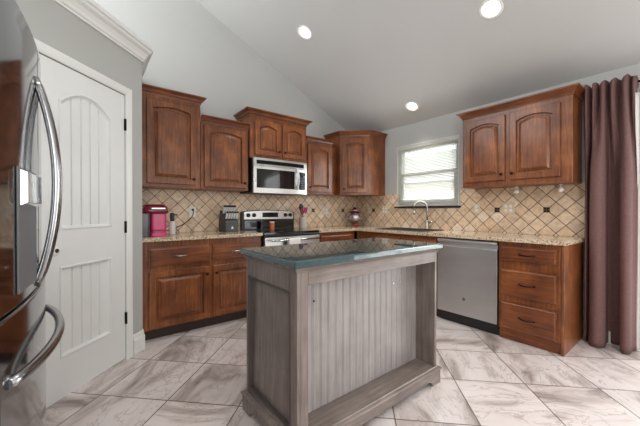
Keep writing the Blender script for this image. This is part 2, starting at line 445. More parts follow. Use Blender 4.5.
DOOR = struct(frame45(door.build('door_1', M['door'])))
for hz in (0.323, 1.027, 1.816):
    h = MB(); h.lathe([(0.0075, -0.045), (0.0075, 0.045)], (DW+0.001, -0.008, hz), n=12); h.box(DW-0.006, DW+0.003, -0.004, 0.0, hz-0.045, hz+0.045)
    h.build('hinge', M['blackmetal'], DOOR)
k = MB(); k.lathe([(0.03, 0), (0.03, 0.006), (0.026, 0.012), (0.016, 0.016), (0.012, 0.016)], (0.088, 0.0, 0.915), '-y'); k.build('knob_rosette', M['white'], DOOR)
k = MB(); k.lathe([(0.0125, 0.010), (0.0125, 0.0175), (0.010, 0.018)], (0.088, 0.0, 0.915), '-y', 16); k.build('spindle', M['black'], DOOR)

# ------------------------------------------------------------------ window over the sink
wf = MB(); FW = 0.045
def ringbox(mb, x0, x1, y0, y1, z0, z1, fw):
    mb.box(x0, x1, y0, y0+fw, z0, z1); mb.box(x0, x1, y1-fw, y1, z0, z1); mb.box(x0, x1, y0+fw, y1-fw, z0, z0+fw); mb.box(x0, x1, y0+fw, y1-fw, z1-fw, z1)
ringbox(wf, 0.03, 0.11, WY0, WY1, WZ0, WZ1, FW)
WIN = struct(wf.build('window_1', M['trim'], None, 0.003))
MID = 1.66
s = MB(); ringbox(s, 0.07, 0.095, WY0+FW, WY1-FW, MID-0.02, WZ1-FW, 0.03); s.build('upper_sash', M['trim'], WIN)
s = MB(); ringbox(s, 0.042, 0.068, WY0+FW, WY1-FW, WZ0+FW, MID+0.02, 0.04); s.build('lower_sash', M['trim'], WIN)
box('pane', M['glass'], WIN, 0.081, 0.084, WY0+FW+.03, WY1-FW-.03, MID+0.01, WZ1-FW-.03)
box('pane', M['glass'], WIN, 0.054, 0.057, WY0+FW+.04, WY1-FW-.04, WZ0+FW+.04, MID-0.02)
c = MB()
for y0, y1, z0, z1 in ((WY0-0.0, WY0+0.006, WZ0, WZ1), (WY1-0.006, WY1+0.0, WZ0, WZ1), (WY0, WY1, WZ1-0.012, WZ1)): c.box(-0.004, 0.03, y0, y1, z0, z1)
c.build('jamb_liner', M['trim'], WIN)
box('window_sill', M['kick'], WIN, -0.028, 0.03, WY0-0.03, WY1+0.03, WZ0-0.022, WZ0, bevel=0.004)

bl = thing('window_blind', 'white horizontal slat blind hanging in the sink window', 'blind', (0.012, (WY0+WY1)/2, WZ0))
BW = (WY1-WY0)/2 - 0.009; BH = WZ1 - WZ0 - 0.014
box('headrail', M['blind'], bl, -0.014, 0.014, -BW, BW, BH-0.04, BH, bevel=0.002)
s = MB(); nsl = 40; a = math.radians(-28)
for i in range(nsl):
    z = 0.03 + (BH-0.08)*i/(nsl-1); hw = 0.0125
    L = []
    for q in (-1, -0.4, 0.4, 1):
        L.append((q*hw*math.cos(a), q*hw*math.sin(a) + (0.0015 if abs(q) < 0.5 else 0)))
    top = [(x, z+dz+0.0004) for x, dz in L]; bot = [(x, z+dz-0.0004) for x, dz in reversed(L)]
    P = top + bot
    s.loops([[(x, -BW+0.004, zz) for x, zz in P], [(x, BW-0.004, zz) for x, zz in P]])
s.build('slats', M['blind'], bl)
box('bottom_rail', M['blind'], bl, -0.012, 0.012, -BW+.002, BW-.002, 0.004, 0.02, bevel=0.002)
for yy in (-BW*0.7, 0, BW*0.7):
    MB().tube([(-0.0135, yy, 0.012), (-0.0135, yy, BH-0.04)], 0.0009, 5).build('ladder_cord', M['blind'], bl)
pc = MB().tube([(-0.02, -BW+0.075, BH-0.03), (-0.021, -BW+0.075, 0.22)], 0.0016, 6).build('pull_cord', M['lining'], bl)
MB().lathe([(0.002, 0.02), (0.006, 0.012), (0.007, 0)], (-0.021, -BW+0.075, 0.2), n=10).build('tassel', M['dgrey'], pc)

# patio door (mostly beyond the right edge of the picture)
pd = MB()
ringbox(pd, -0.015, 0.12, DY0, DY1, 0.0, DZ, 0.06)
PD = struct(pd.build('door_2', M['trim'], None, 0.003))
s = MB(); ringbox(s, 0.02, 0.055, DY0+0.06, (DY0+DY1)/2+0.03, 0.06, DZ-0.06, 0.07); s.build('sliding_sash', M['trim'], PD)
s = MB(); ringbox(s, 0.06, 0.095, (DY0+DY1)/2-0.03, DY1-0.06, 0.06, DZ-0.06, 0.07); s.build('fixed_sash', M['trim'], PD)
box('pane', M['glass'], PD, 0.035, 0.039, DY0+0.13, (DY0+DY1)/2-0.04, 0.13, DZ-0.13)
box('pane', M['glass'], PD, 0.075, 0.079, (DY0+DY1)/2+0.04, DY1-0.13, 0.13, DZ-0.13)
p = MB()
p.box(-0.014, 0, DY1, DY1+0.06, 0, DZ+0.06); p.box(-0.014, 0, DY0-0.06, DY0, 0, DZ+0.06); p.box(-0.014, 0, DY0, DY1, DZ, DZ+0.06)
struct(p.build('trim_patio', M['trim'], None, 0.003))
struct(MB().sweep(bb, [(-0.001, -2.93), (-0.001, DY1+0.06)]).build('baseboard_right', M['trim']))

# ------------------------------------------------------------------ cabinet building blocks (local frame: x = width, front faces -y)
def panel_front(x0, x1, z0, z1, y, sag=0.0, rail=0.058, t=0.022, field=True):
    """raised-panel door or drawer front; y = plane of its back"""
    mb = MB(); N = 13; yf = y - t
    def loop(ins, yy, s=0.0, r=0.0):
        a, b, c, d = x0+ins, x1-ins, z0+ins, z1-ins
        L = [(a, yy, c), (b, yy, c)]
        for i in range(N):
            u = 1 - i/(N-1); L.append((a+(b-a)*u, yy, d - s*(2*u-1)**2))
        return L
    if field:
        L = [loop(0, y), loop(0, yf+0.004), loop(0.004, yf), loop(rail-0.006, yf, sag), loop(rail-0.003, yf+0.005, sag), loop(rail, yf+0.019, sag), loop(rail+0.013, yf+0.0195, sag), loop(rail+0.017, yf+0.011, sag), loop(rail+0.036, yf+0.003, sag), loop(rail+0.039, yf-0.001, sag), loop(rail+0.045, yf-0.001, sag)]
    else:
        L = [loop(0, y), loop(0, yf+0.006), loop(0.008, yf+0.005), loop(0.016, yf), loop(0.02, yf)]
    return mb.loops(L)
def knob(mb, x, y, z):
    return mb.lathe([(0.005, 0), (0.005, 0.012), (0.014, 0.017), (0.015, 0.022), (0.011, 0.027), (0.004, 0.029)], (x, y, z), '-y', 14)
def pull(mb, x, y, z, w=0.1):
    pts = []; rr = []
    for i in range(13):
        u = i/12*2-1
        pts.append((x+u*w/2, y-0.006-0.02*(1-u*u)**0.8, z-0.004+0.006*(u*u))); rr.append(0.0045+0.002*(1-u*u))
    mb.tube(pts, rr, 8)
    for sgn in (-1, 1): mb.lathe([(0.009, 0), (0.008, 0.006), (0.005, 0.008)], (x+sgn*w/2, y, z), '-y', 10)
    return mb
def crown_prof(z, h, o):
    return [(0, z), (0.006, z), (0.008, z+h*0.2), (o*0.35, z+h*0.32), (o*0.5, z+h*0.55), (o*0.85, z+h*0.78), (o, z+h*0.82), (o, z+h), (0, z+h)]
def wall_cab(label, loc, rz, w, z0, z1, depth, doors, crown_h, crown_o=0.05, left=True, right=True, knob_side=None, sag=0.035, doorgap=0.025, group=None, ztop_gap=0.035, ml=0.03, mr=0.03, gap=0.008):
    t = thing('wall_cabinet', label, 'cabinet', (loc[0], loc[1], z0), rz, group)
    H = z1 - z0; d = depth
    c = MB()
    c.box(0, w, -d+0.02, -0.002, 0, H)
    fs = 0.035
    c.box(0, w, -d, -d+0.02, 0, H)
    c.box(0.0, w, -d-0.002, -d+0.004, 0, 0.012)
    c.build('carcass', M['wood'], t, 0.002)
    n = doors; x0 = ml; x1 = w-mr
    for i in range(n):
        a = x0 + (x1-x0)*i/n + (gap/2 if i else 0); b = x0 + (x1-x0)*(i+1)/n - (gap/2 if i < n-1 else 0)
        dr = panel_front(a, b, doorgap, H-ztop_gap, -d, sag).build('door', M['wood'], t)
        ks = (1 if i == 0 else -1) if n == 2 else (knob_side or 1)
        kx = b-0.026 if ks > 0 else a+0.026
        knob(MB(), kx, -d-0.022, doorgap+0.06).build('knob', M['bronze'], dr)
    path = []
    if left: path.append((0, -0.003))
    path += [(0, -d), (w, -d)]
    if right: path.append((w, -0.003))
    MB().sweep(crown_prof(H-0.012, crown_h, crown_o), path).build('crown_moulding', M['woodx'], t)
    return t

# stove wall uppers
GC = None
wall_cab('tall single-door cherry wall cabinet beside the white pantry corner', (-3.196, 0), 0, 0.586, 1.385, 2.285, 0.31, 1, 0.072, left=False, knob_side=1, ml=0.085, mr=0.05, doorgap=0.035, ztop_gap=0.055, sag=0.03)
wall_cab('shorter single-door cherry wall cabinet left of the microwave, above the knife block', (-2.606, 0), 0, 0.536, 1.385, 2.105, 0.31, 1, 0.07, left=False, right=False, knob_side=1)
wall_cab('two-door cherry cabinet mounted over the microwave', (-2.062, 0), 0, 0.802, 1.776, 2.275, 0.34, 2, 0.075, 0.06, doorgap=0.04, ml=0.06, mr=0.03, gap=0.03, ztop_gap=0.05)
t4 = wall_cab('narrow single-door cherry wall cabinet between microwave and corner cabinet', (-1.252, 0), 0, 0.472, 1.385, 2.09, 0.31, 1, 0.07, left=False, right=False, knob_side=-1)
box('filler_strip', M['wood'], t4, 0.474, 0.60, -0.24, -0.002, 0, 0.70)

# diagonal corner wall cabinet
tc = thing('corner_wall_cabinet', 'diagonal corner cherry wall cabinet with one arched door, left of window', 'cabinet', (0, 0, 1.385))
H = 0.86
plan = [(-0.645, -0.002), (-0.645, -0.325), (-0.335, -0.625), (-0.002, -0.625), (-0.002, -0.002)]
MB().prism(plan, 0, H).build('carcass', M['wood'], tc, 0.002)
dx, dy = 0.31, -0.30; LL = math.hypot(dx, dy); ang = math.atan2(dy, dx)
dr = panel_front(0.03, LL-0.03, 0.03, H-0.05, 0, 0.03, 0.062).build('door', M['wood'], tc)
dr.location = (-0.645, -0.325, 0); dr.rotation_euler = (0, 0, ang)
knob(MB(), 0.06, -0.02, 0.085).build('knob', M['bronze'], dr)
MB().sweep(crown_prof(H-0.012, 0.072, 0.05), [(-0.645, -0.003), (-0.645, -0.325), (-0.335, -0.625), (-0.003, -0.625)]).build('crown_moulding', M['woodx'], tc)

# right wall upper
wall_cab('wide two-door cherry wall cabinet right of the window, beside the curtain', (0, -1.965), -PI/2, 0.945, 1.40, 2.155, 0.31, 2, 0.07, knob_side=None, doorgap=0.055, ztop_gap=0.055, ml=0.033, mr=0.084, gap=0.044)
for i, (yy, nm) in enumerate(((-2.43, 'small white light under right wall cabinet, the one nearer the window'), (-2.79, 'small white light under right wall cabinet, the one nearer the curtain'))):
    t = thing('under_cabinet_light', nm, 'light', (-0.14, yy, 1.398), 0, 'lights under the right wall cabinet')
    MB().lathe([(0.014, -0.0), (0.014, -0.006), (0.005, -0.008), (0.005, -0.03)], n=12).build('stem', M['white'], t)
    MB().lathe([(0.006, -0.028), (0.018, -0.036), (0.026, -0.05), (0.022, -0.064), (0.01, -0.072)], n=16).build('lamp_head', M['white'], t)

# ------------------------------------------------------------------ base cabinets
def base_body(t, w, d=0.61, H=0.90, kick=0.1):
    c = MB(); c.box(0, w, -d, -0.002, kick, H); c.build('carcass', M['wood'], t, 0.002)
    box('toe_kick', M['kick'], t, 0.0, w, -d+0.06, -0.01, 0.001, kick+0.002)
tb = thing('base_cabinet', 'cherry base cabinet with two drawers over two doors beside the pantry', 'cabinet', (-3.196, 0, 0))
base_body(tb, 1.14, H=0.878)
for i, (a, b) in enumerate(((0.055, 0.575), (0.61, 1.105))):
    d = panel_front(a, b, 0.66, 0.822, -0.61, field=False).build('drawer', M['woodx'], tb)
    pull(MB(), (a+b)/2, -0.632, 0.745).build('pull', M['nickel'], d)
    d = panel_front(a, b, 0.115, 0.615, -0.61).build('door', M['wood'], tb)
    knob(MB(), b-0.028 if i == 0 else a+0.028, -0.632, 0.545).build('knob', M['bronze'], d)

tb = thing('base_cabinet', 'cherry base cabinet with a wide drawer between range and corner', 'cabinet', (-1.278, 0, 0))
base_body(tb, 0.645, H=0.878)
d = panel_front(0.04, 0.60, 0.695, 0.838, -0.61, field=False).build('drawer', M['woodx'], tb)
pull(MB(), 0.32, -0.63, 0.77).build('pull', M['bronze'], d)
d = panel_front(0.04, 0.60, 0.13, 0.655, -0.61).build('door', M['wood'], tb); knob(MB(), 0.07, -0.63, 0.6).build('knob', M['bronze'], d)

ts = thing('sink_base_cabinet', 'cherry base cabinet under the sink and window, left of the dishwasher', 'cabinet', (0, -0.635, 0), -PI/2)
c = MB(); W = 1.218
c.box(0, W, -0.61, -0.59, 0.1, 0.878); c.box(0, 0.02, -0.59, -0.002, 0.1, 0.878); c.box(W-0.02, W, -0.59, -0.002, 0.1, 0.878); c.box(0.02, W-0.02, -0.59, -0.002, 0.1, 0.12)
c.build('carcass', M['wood'], ts, 0.002); box('toe_kick', M['kick'], ts, 0.0, W, -0.55, -0.53, 0.001, 0.1)
for i, (a, b) in enumerate(((0.28, 0.735), (0.745, 1.19))):
    panel_front(a, b, 0.695, 0.838, -0.61, field=False).build('false_drawer', M['woodx'], ts)
    d = panel_front(a, b, 0.13, 0.66, -0.61).build('door', M['wood'], ts)
    knob(MB(), b-0.03 if i == 0 else a+0.03, -0.63, 0.6).build('knob', M['bronze'], d)

td = thing('drawer_base_cabinet', 'cherry base cabinet with three drawers at the end of the counter by the curtain', 'cabinet', (0, -2.452, 0), -PI/2)
c = MB(); W = 0.474
c.box(0, W-0.02, -0.61, -0.002, 0.1, 0.878); c.build('carcass', M['wood'], td, 0.002)
c = MB(); c.prism([(-0.614, 0.001), (-0.614, 0.878), (-0.002, 0.878), (-0.002, 0.001)], W-0.018, W, lambda a, b, q: (q, a, b)); c.build('end_panel', M['wood'], td, 0.002)
box('toe_kick', M['woodx'], td, 0.0, W-0.019, -0.59, -0.57, 0.001, 0.101)
for z0, z1 in ((0.712, 0.838), (0.399, 0.636), (0.105, 0.345)):
    d = panel_front(0.022, 0.43, z0, z1, -0.61, field=False).build('drawer', M['woodx'], td)
    pull(MB(), 0.225, -0.63, (z0+z1)/2, 0.11).build('pull', M['bronze'], d)

# ------------------------------------------------------------------ countertops
ct = MB().box(-3.198, -2.052, -0.648, -0.002, 0.88, 0.914).build('countertop', M['granite'], None, 0.006)
tag(ct, 'speckled granite countertop left of the range, under the coffee maker', 'countertop')
SY0, SY1, SX0, SX1 = -1.62, -0.93, -0.53, -0.13
c = MB()
c.box(-1.276, -0.648, -0.648, -0.002, 0.88, 0.914)
c.box(-0.648, -0.002, SY1, -0.002, 0.88, 0.914)
c.box(-0.648, SX0, SY0, SY1, 0.88, 0.914); c.box(SX1, -0.002, SY0, SY1, 0.88, 0.914)
c.box(-0.648, -0.002, -2.945, SY0, 0.88, 0.914)
ct = c.build('countertop', M['granite'], None)
tag(ct, 'L-shaped speckled granite countertop running through the corner and under the window', 'countertop')
sk = thing('kitchen_sink', 'dark-rimmed sink set into the granite below the window', 'sink', ((SX0+SX1)/2, (SY0+SY1)/2, 0.915))
hx, hy = (SX1-SX0)/2, (SY1-SY0)/2
s = MB(); ringbox(s, 0, 0, 0, 0, 0, 0, 0)
s = MB(); s.box(-hx-0.015, -hx+0.005, -hy-.015, hy+.015, 0, 0.006); s.box(hx-0.005, hx+0.015, -hy-.015, hy+.015, 0, 0.006)
s.box(-hx+.005, hx-.005, -hy-.015, -hy+.005, 0, 0.006); s.box(-hx+.005, hx-.005, hy-.005, hy+.015, 0, 0.006)
s.build('rim', M['black'], sk)
s = MB(); e = 0.008
s.loops([[(-hx+e, -hy+e, 0), (hx-e, -hy+e, 0), (hx-e, hy-e, 0), (-hx+e, hy-e, 0)], [(-hx+.02, -hy+.02, -0.18), (hx-.02, -hy+.02, -0.18), (hx-.02, hy-.02, -0.18), (-hx+.02, hy-.02, -0.18)]], False, True)
s.build('basin', M['dgrey'], sk, solid=0.002)

# gooseneck faucet
fa = thing('faucet', 'brushed nickel gooseneck faucet behind the sink', 'faucet', (-0.075, -1.385, 0.915))
s = MB(); s.lathe([(0.026, 0), (0.026, 0.006), (0.02, 0.012), (0.018, 0.11), (0.013, 0.12)], n=20); s.build('base', M['nickel'], fa)
pts = [(0, 0, 0.1), (0, 0, 0.2), (0, 0, 0.27)]
vx, vy = -0.65, 0.76
for i in range(1, 13):
    a = PI*i/12*1.12; R = 0.088; rr = R*(1-math.cos(a))
    pts.append((vx*rr, vy*rr, 0.27+R*math.sin(a)))
MB().tube(pts, 0.0115, 12).build('spout', M['nickel'], fa)
e1 = Vector(pts[-1]); e0 = Vector(pts[-2]); dd = (e1-e0).normalized()
MB().tube([e1-dd*0.002, e1+dd*0.03, e1+dd*0.05], [0.0125, 0.016, 0.014], 12).build('spray_head', M['nickel'], fa)
MB().tube([(0, -0.012, 0.085), (0, -0.04, 0.088), (-0.005, -0.075, 0.1)], [0.012, 0.009, 0.006], 10).build('lever', M['nickel'], fa)

# ------------------------------------------------------------------ dishwasher
dw = thing('dishwasher', 'stainless steel dishwasher between sink cabinet and drawer cabinet', 'dishwasher', (0, -1.857, 0), -PI/2)
W = 0.592
box('tub', M['black'], dw, 0.004, W-0.004, -0.575, -0.02, 0.09, 0.868)
s = MB(); s.prism([(-0.58, 0.115), (-0.632, 0.115), (-0.636, 0.12), (-0.636, 0.79), (-0.62, 0.80), (-0.62, 0.835), (-0.642, 0.84), (-0.642, 0.855), (-0.63, 0.868), (-0.58, 0.869)], 0.004, W-0.004, lambda a, b, q: (q, a, b))
dp = s.build('door', M['steel'], dw, 0.002)
MB().lathe([(0.016, 0), (0.016, 0.002), (0.013, 0.003)], (0.285, -0.636, 0.28), '-y', 20).build('round_badge', M['grey'], dp)
box('toe_kick', M['black'], dw, 0.004, W-0.004, -0.57, -0.55, 0.001, 0.108)

# ------------------------------------------------------------------ range
rg = thing('range', 'stainless steel electric range with black glass top under the microwave', 'range', (-2.046, 0, 0))
W = 0.762
box('body', M['black'], rg, 0.004, W-0.004, -0.63, -0.03, 0.05, 0.888)
box('cooktop', M['blackgloss'], rg, 0, W, -0.655, -0.085, 0.889, 0.914, bevel=0.004)
for bx, by, br in ((0.2, -0.24, 0.08), (0.57, -0.24, 0.1), (0.2, -0.5, 0.11), (0.57, -0.5, 0.08)):
    MB().lathe([(br, 0.9142), (br, 0.9148), (br-0.004, 0.9148), (br-0.004, 0.9142)], (bx, by, 0), n=32, cap0=False, cap1=False).build('burner_ring', M['dgrey'], rg)
s = MB(); s.prism([(-0.635, 0.862), (-0.655, 0.864), (-0.662, 0.876), (-0.655, 0.888), (-0.635, 0.888)], 0.002, W-0.002, lambda a, b, q: (q, a, b)); s.build('front_rail', M['black'], rg)
HZ = 0.825
od = MB().box(0.006, W-0.006, -0.668, -0.632, 0.24, 0.858).build('oven_door', M['steelh'], rg, 0.004)
box('oven_window', M['blackgloss'], od, 0.12, W-0.12, -0.671, -0.667, 0.36, 0.70)
s = MB(); s.tube([(0.05, -0.725, HZ), (W-0.05, -0.725, HZ)], 0.012, 12)
for q in (0.07, W-0.07): s.tube([(q, -0.668, HZ), (q, -0.725, HZ)], 0.009, 10)
s.build('oven_handle', M['chrome'], od)
box('storage_drawer', M['steelh'], rg, 0.006, W-0.006, -0.664, -0.632, 0.06, 0.23, bevel=0.004)
# backguard with rounded ends
def bg_outline(x0, x1, z0, z1, crown=0.018, rad=0.03, n=6):
    P = [(x0, z0), (x1, z0)]
    for i in range(n): a = PI/2*i/(n-1); P.append((x1-rad+rad*math.cos(a), z1-crown-rad+rad*math.sin(a)))
    for i in range(1, 8): u = i/8; P.append((x1-rad+(x0-x1+2*rad)*u, z1-crown+crown*4*u*(1-u)))
    for i in range(n): a = PI/2+PI/2*i/(n-1); P.append((x0+rad+rad*math.cos(a), z1-crown-rad+rad*math.sin(a)))
    return P
s = MB(); o = bg_outline(0.0, W, 0.9, 1.165)
s.loops([[(x, -0.012, z) for x, z in o], [(x, -0.084, z) for x, z in o]])
bgd = s.build('backguard', M['black'], rg, 0.004)
s = MB(); o = bg_outline(0.022, W-0.022, 1.045, 1.157, 0.014, 0.022)
s.loops([[(x, -0.0845, z) for x, z in o], [(x, -0.094, z) for x, z in o]]); cp = s.build('control_panel', M['steelh'], bgd, 0.002)
box('lower_glass', M['blackgloss'], bgd, 0.03, W-0.03, -0.09, -0.0845, 0.925, 1.03)
box('clock_display', M['blackgloss'], bgd, 0.27, 0.50, -0.097, -0.0942, 1.07, 1.132)
for kx in (0.075, 0.155, 0.615, 0.69):
    s = MB(); s.lathe([(0.026, 0), (0.025, 0.012), (0.02, 0.024), (0.012, 0.026)], (kx, -0.0942, 1.098), '-y', 18); s.box(kx-0.003, kx+0.003, -0.1225, -0.119, 1.085, 1.118)
    s.build('knob', M['black'], rg)
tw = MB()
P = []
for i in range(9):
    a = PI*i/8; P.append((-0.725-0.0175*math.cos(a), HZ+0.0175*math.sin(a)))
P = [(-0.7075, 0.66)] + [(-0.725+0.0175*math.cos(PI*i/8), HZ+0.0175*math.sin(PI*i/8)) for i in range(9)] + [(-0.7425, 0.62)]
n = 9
twl = thing('white_patch', 'small white piece folded over the oven door handle of the range', 'patch', (-2.046, 0, 0.0))
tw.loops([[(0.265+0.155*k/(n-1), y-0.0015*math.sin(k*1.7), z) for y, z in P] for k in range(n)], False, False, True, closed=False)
tw.build('sheet', M['sheet'], twl, solid=0.003)  # plain white piece folded over the handle tube
# ------------------------------------------------------------------ over-the-range microwave
mw = thing('microwave', 'stainless steel microwave mounted under the cabinet over the range', 'microwave', (-2.046, 0, 1.362))
Hm = 0.412
box('case', M['black'], mw, 0, W, -0.365, -0.012, 0.004, Hm, bevel=0.003)
def bow(x): return -0.398-0.018*(1-(2*x/W-1)**2)
s = MB(); L = []
for i in range(13):
    x = 0.004+(W-0.008)*i/12; L.append([(x, -0.366, 0), (x, bow(x), 0), (x, bow(x), Hm-0.092), (x, -0.366, Hm-0.092)])
s.loops(L); md = s.build('door', M['steelh'], mw, 0.003)
s = MB(); L = []
for i in range(13):
    x = 0.04+0.515*i/12; L.append([(x, bow(x)-0.003, 0.06), (x, bow(x)+0.004, 0.06), (x, bow(x)+0.004, 0.283), (x, bow(x)-0.003, 0.283)])
s.loops(L); s.build('window', M['blackgloss'], md)
s = MB(); L = []
for i in range(7):
    x = 0.627+0.1*i/6; L.append([(x, bow(x)-0.003, 0.06), (x, bow(x)+0.004, 0.06), (x, bow(x)+0.004, 0.283), (x, bow(x)-0.003, 0.283)])
s.loops(L); kp = s.build('control_panel', M['blackgloss'], md)
s = MB()
for i in range(3):
    for j in range(5):
        x = 0.65+0.026*i; s.box(x, x+0.018, bow(x)-0.0045, bow(x)-0.001, 0.075+0.03*j, 0.095+0.03*j)
s.build('buttons', M['grey'], kp)
box('clock_display', M['screen'], kp, 0.648, 0.718, bow(0.69)-0.0055, bow(0.69)-0.001, 0.24, 0.268)
pts = [(0.595, bow(0.6)-0.004, 0.06)] + [(0.595+0.0*u, bow(0.6)-0.004-0.038*math.sin(PI*u), 0.06+0.27*u) for u in [i/10 for i in range(1, 10)]] + [(0.595, bow(0.6)-0.004, 0.33)]
MB().tube(pts, 0.013, 10).build('handle', M['handle'], md)
s = MB(); L = []
for i in range(13):
    x = 0.004+(W-0.008)*i/12; L.append([(x, -0.366, Hm-0.09), (x, bow(x), Hm-0.09), (x, bow(x)+0.006, Hm), (x, -0.366, Hm)])
s.loops(L); vg = s.build('top_trim', M['steelh'], mw, 0.002)
s = MB(); L = []
for i in range(13):
    x = 0.04+(W-0.1)*i/12; L.append([(x, bow(x)-0.004, Hm-0.072), (x, bow(x)+0.006, Hm-0.072), (x, bow(x)+0.006, Hm-0.028), (x, bow(x)-0.004, Hm-0.028)])
s.loops(L); s.build('vent_grille', M['matteblack'], vg)

# ------------------------------------------------------------------ kitchen island
IX0, IX1, IY0, IY1, IZ = -2.874, -1.689, -2.526, -1.94, 0.934
il = thing('kitchen_island', 'grey-brown wooden kitchen island with dark polished top and open knee space', 'island', (IX0, IY0, 0))
w_, d_ = IX1-IX0, IY1-IY0; ov = 0.03; BH_ = 0.109
x0, x1, y0, y1 = ov, w_-ov, ov, d_-ov
box('countertop', M['islandtop'], il, 0, w_, 0, d_, IZ-0.036, IZ, bevel=0.008)
# moulding below the top
MB().sweep([(0, IZ-0.06), (0.003, IZ-0.06), (0.005, IZ-0.051), (0.013, IZ-0.044), (0.015, IZ-0.037), (0, IZ-0.037)], [(x1, y1), (x0, y1), (x0, y0), (x1, y0), (x1, y1)][::-1][::-1]).build('top_moulding', M['gwoodx'], il)
PT = 0.022; ZT = IZ-0.037
def side_panel(xa, xb, outer):
    mb = MB()
    mb.box(xa, xb, y0, y1, BH_-0.01, ZT)
    return mb
# left side: framed panel
s = MB(); st = 0.05
xf = x0
s.box(xf+0.022, xf+0.034, y0+0.03, y1, 0.02, ZT)                      # recessed field
s.box(xf, xf+0.022, y0, y0+0.062, 0.02, ZT)                            # front stile
s.box(xf, xf+0.022, y1-0.03, y1, 0.02, ZT)                             # back stile
s.box(xf, xf+0.022, y0+0.062, y1-0.03, ZT-0.115, ZT)                     # top rail
s.box(xf, xf+0.022, y0+0.062, y1-0.03, 0.02, BH_+0.03)                   # bottom rail
s.build('side_panel', M['gwood'], il, 0.002)
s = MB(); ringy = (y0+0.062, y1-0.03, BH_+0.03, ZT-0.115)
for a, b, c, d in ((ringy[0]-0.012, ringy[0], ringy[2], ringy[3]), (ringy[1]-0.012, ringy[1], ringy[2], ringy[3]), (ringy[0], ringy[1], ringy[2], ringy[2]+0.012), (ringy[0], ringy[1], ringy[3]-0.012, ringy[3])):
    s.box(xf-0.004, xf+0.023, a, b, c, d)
s.build('shadow_line_bead', M['gshade'], il, 0.003)  # raised strip, its dark colour paints the shadow line around the panel
# right side
box('side_panel', M['gwood'], il, x1-0.022, x1, y0, y1, 0.02, ZT, bevel=0.002)
# front frame
box('front_stile', M['gwood'], il, x0+0.0165, x0+0.062, y0, y0+0.02, BH_, ZT, bevel=0.002)
box('top_rail', M['gwoodx'], il, x0+0.0625, x1-0.0225, y0, y0+0.02, ZT-0.085, ZT, bevel=0.002)
# beadboard back of the knee space
s = MB(); ys = -2.352-IY0; xa, xb = x0+0.036, x1-0.0225; nb = 20; xs = []
for k in range(nb):
    a = xa+(xb-xa)*k/nb; b = xa+(xb-xa)*(k+1)/nb
    xs += [(a, ys+0.0035), (a+0.002, ys), (b-0.009, ys), (b-0.0075, ys+0.0025), (b-0.006, ys), (b-0.001, ys)]
v = []; f = []
for x, y in xs: v += [(x, y, BH_-0.004), (x, y, ZT), (x, ys+0.018, BH_-0.004), (x, ys+0.018, ZT)]
for i in range(len(xs)-1):
    q = 4*i; f += [(q, q+4, q+5, q+1), (q+2, q+3, q+7, q+6), (q+1, q+5, q+7, q+3)]
s.add(v, f); bbp = s.build('beadboard_panel', M['gbead'], il)
MB().prism([(x0+0.035, y0+0.0), (x1-0.0225, y0+0.0), (x1-0.0225, ys-0.004), (x0+0.035, ys-0.004)], BH_-0.012, BH_+0.004).build('bottom_shelf', M['gwoodx'], il, 0.001)
box('back_panel', M['gwood'], il, x0+0.0345, x1-0.0225, y1-0.02, y1, 0.02, ZT, bevel=0.002)
# base moulding with bracket feet on front, left, right and back
def base_face(pa, pb, nrm, name):
    P0, P1 = Vector(pa), Vector(pb); Lh = (P1-P0).length; u = (P1-P0)/Lh; nv = Vector(nrm)
    zb = 0.038
    prof = [(0, 0.0005), (0.075, 0.0005)]
    for i in range(6): a = i/5; prof.append((0.078+0.035*a, zb*0.55+zb*0.45*math.sin(a*PI/2)))
    prof2 = [(Lh-a, z) for a, z in reversed(prof)]
    outline = prof + prof2 + [(Lh, BH_-0.016), (0, BH_-0.016)]
    mb = MB()
    def P(a, z, o): q = P0+u*a+nv*o; return (q.x, q.y, z)
    mb.loops([[P(a, z, 0) for a, z in outline], [P(a, z, 0.018) for a, z in outline]])
    return mb.build(name, M['gwoodx'] if abs(u.x) > 0.5 else M['gwood'], il, 0.002)
fl = 0.018
base_face((x0, y0), (x1, y0), (0, -1), 'base_board')
base_face((x0, y1), (x0, y0), (-1, 0), 'base_board')
base_face((x1, y0), (x1, y1), (1, 0), 'base_board')
base_face((x1, y1), (x0, y1), (0, 1), 'base_board')
MB().sweep([(0, BH_-0.017), (0.025, BH_-0.017), (0.026, BH_-0.009), (0.02, BH_-0.004), (0.008, BH_), (0.004, BH_+0.005), (0, BH_+0.005)], [(x1, y1), (x0, y1), (x0, y0), (x1, y0), (x1, y1)]).build('base_cap', M['gwoodx'], il)
# corner blocks of the flared base so that the boards meet
for cx, cy in ((x0-fl, y0-fl), (x1, y0-fl), (x0-fl, y1), (x1, y1)):
    box('base_corner', M['gwood'], il, cx, cx+fl, cy, cy+fl, 0.0005, BH_-0.016)
for px, pz in ((0.158, 0.682), (0.231, 0.682)):
    MB().lathe([(0.006, 0.0), (0.005, 0.004)], (px, ys-0.0005, pz), '-y', 10).build('screw', M['black'], bbp)
for px, pz in ((0.877, 0.68), (0.955, 0.68)):
    MB().lathe([(0.006, 0.0), (0.005, 0.005)], (px, ys-0.0005, pz), '-y', 10).build('screw', M['chrome'], bbp)

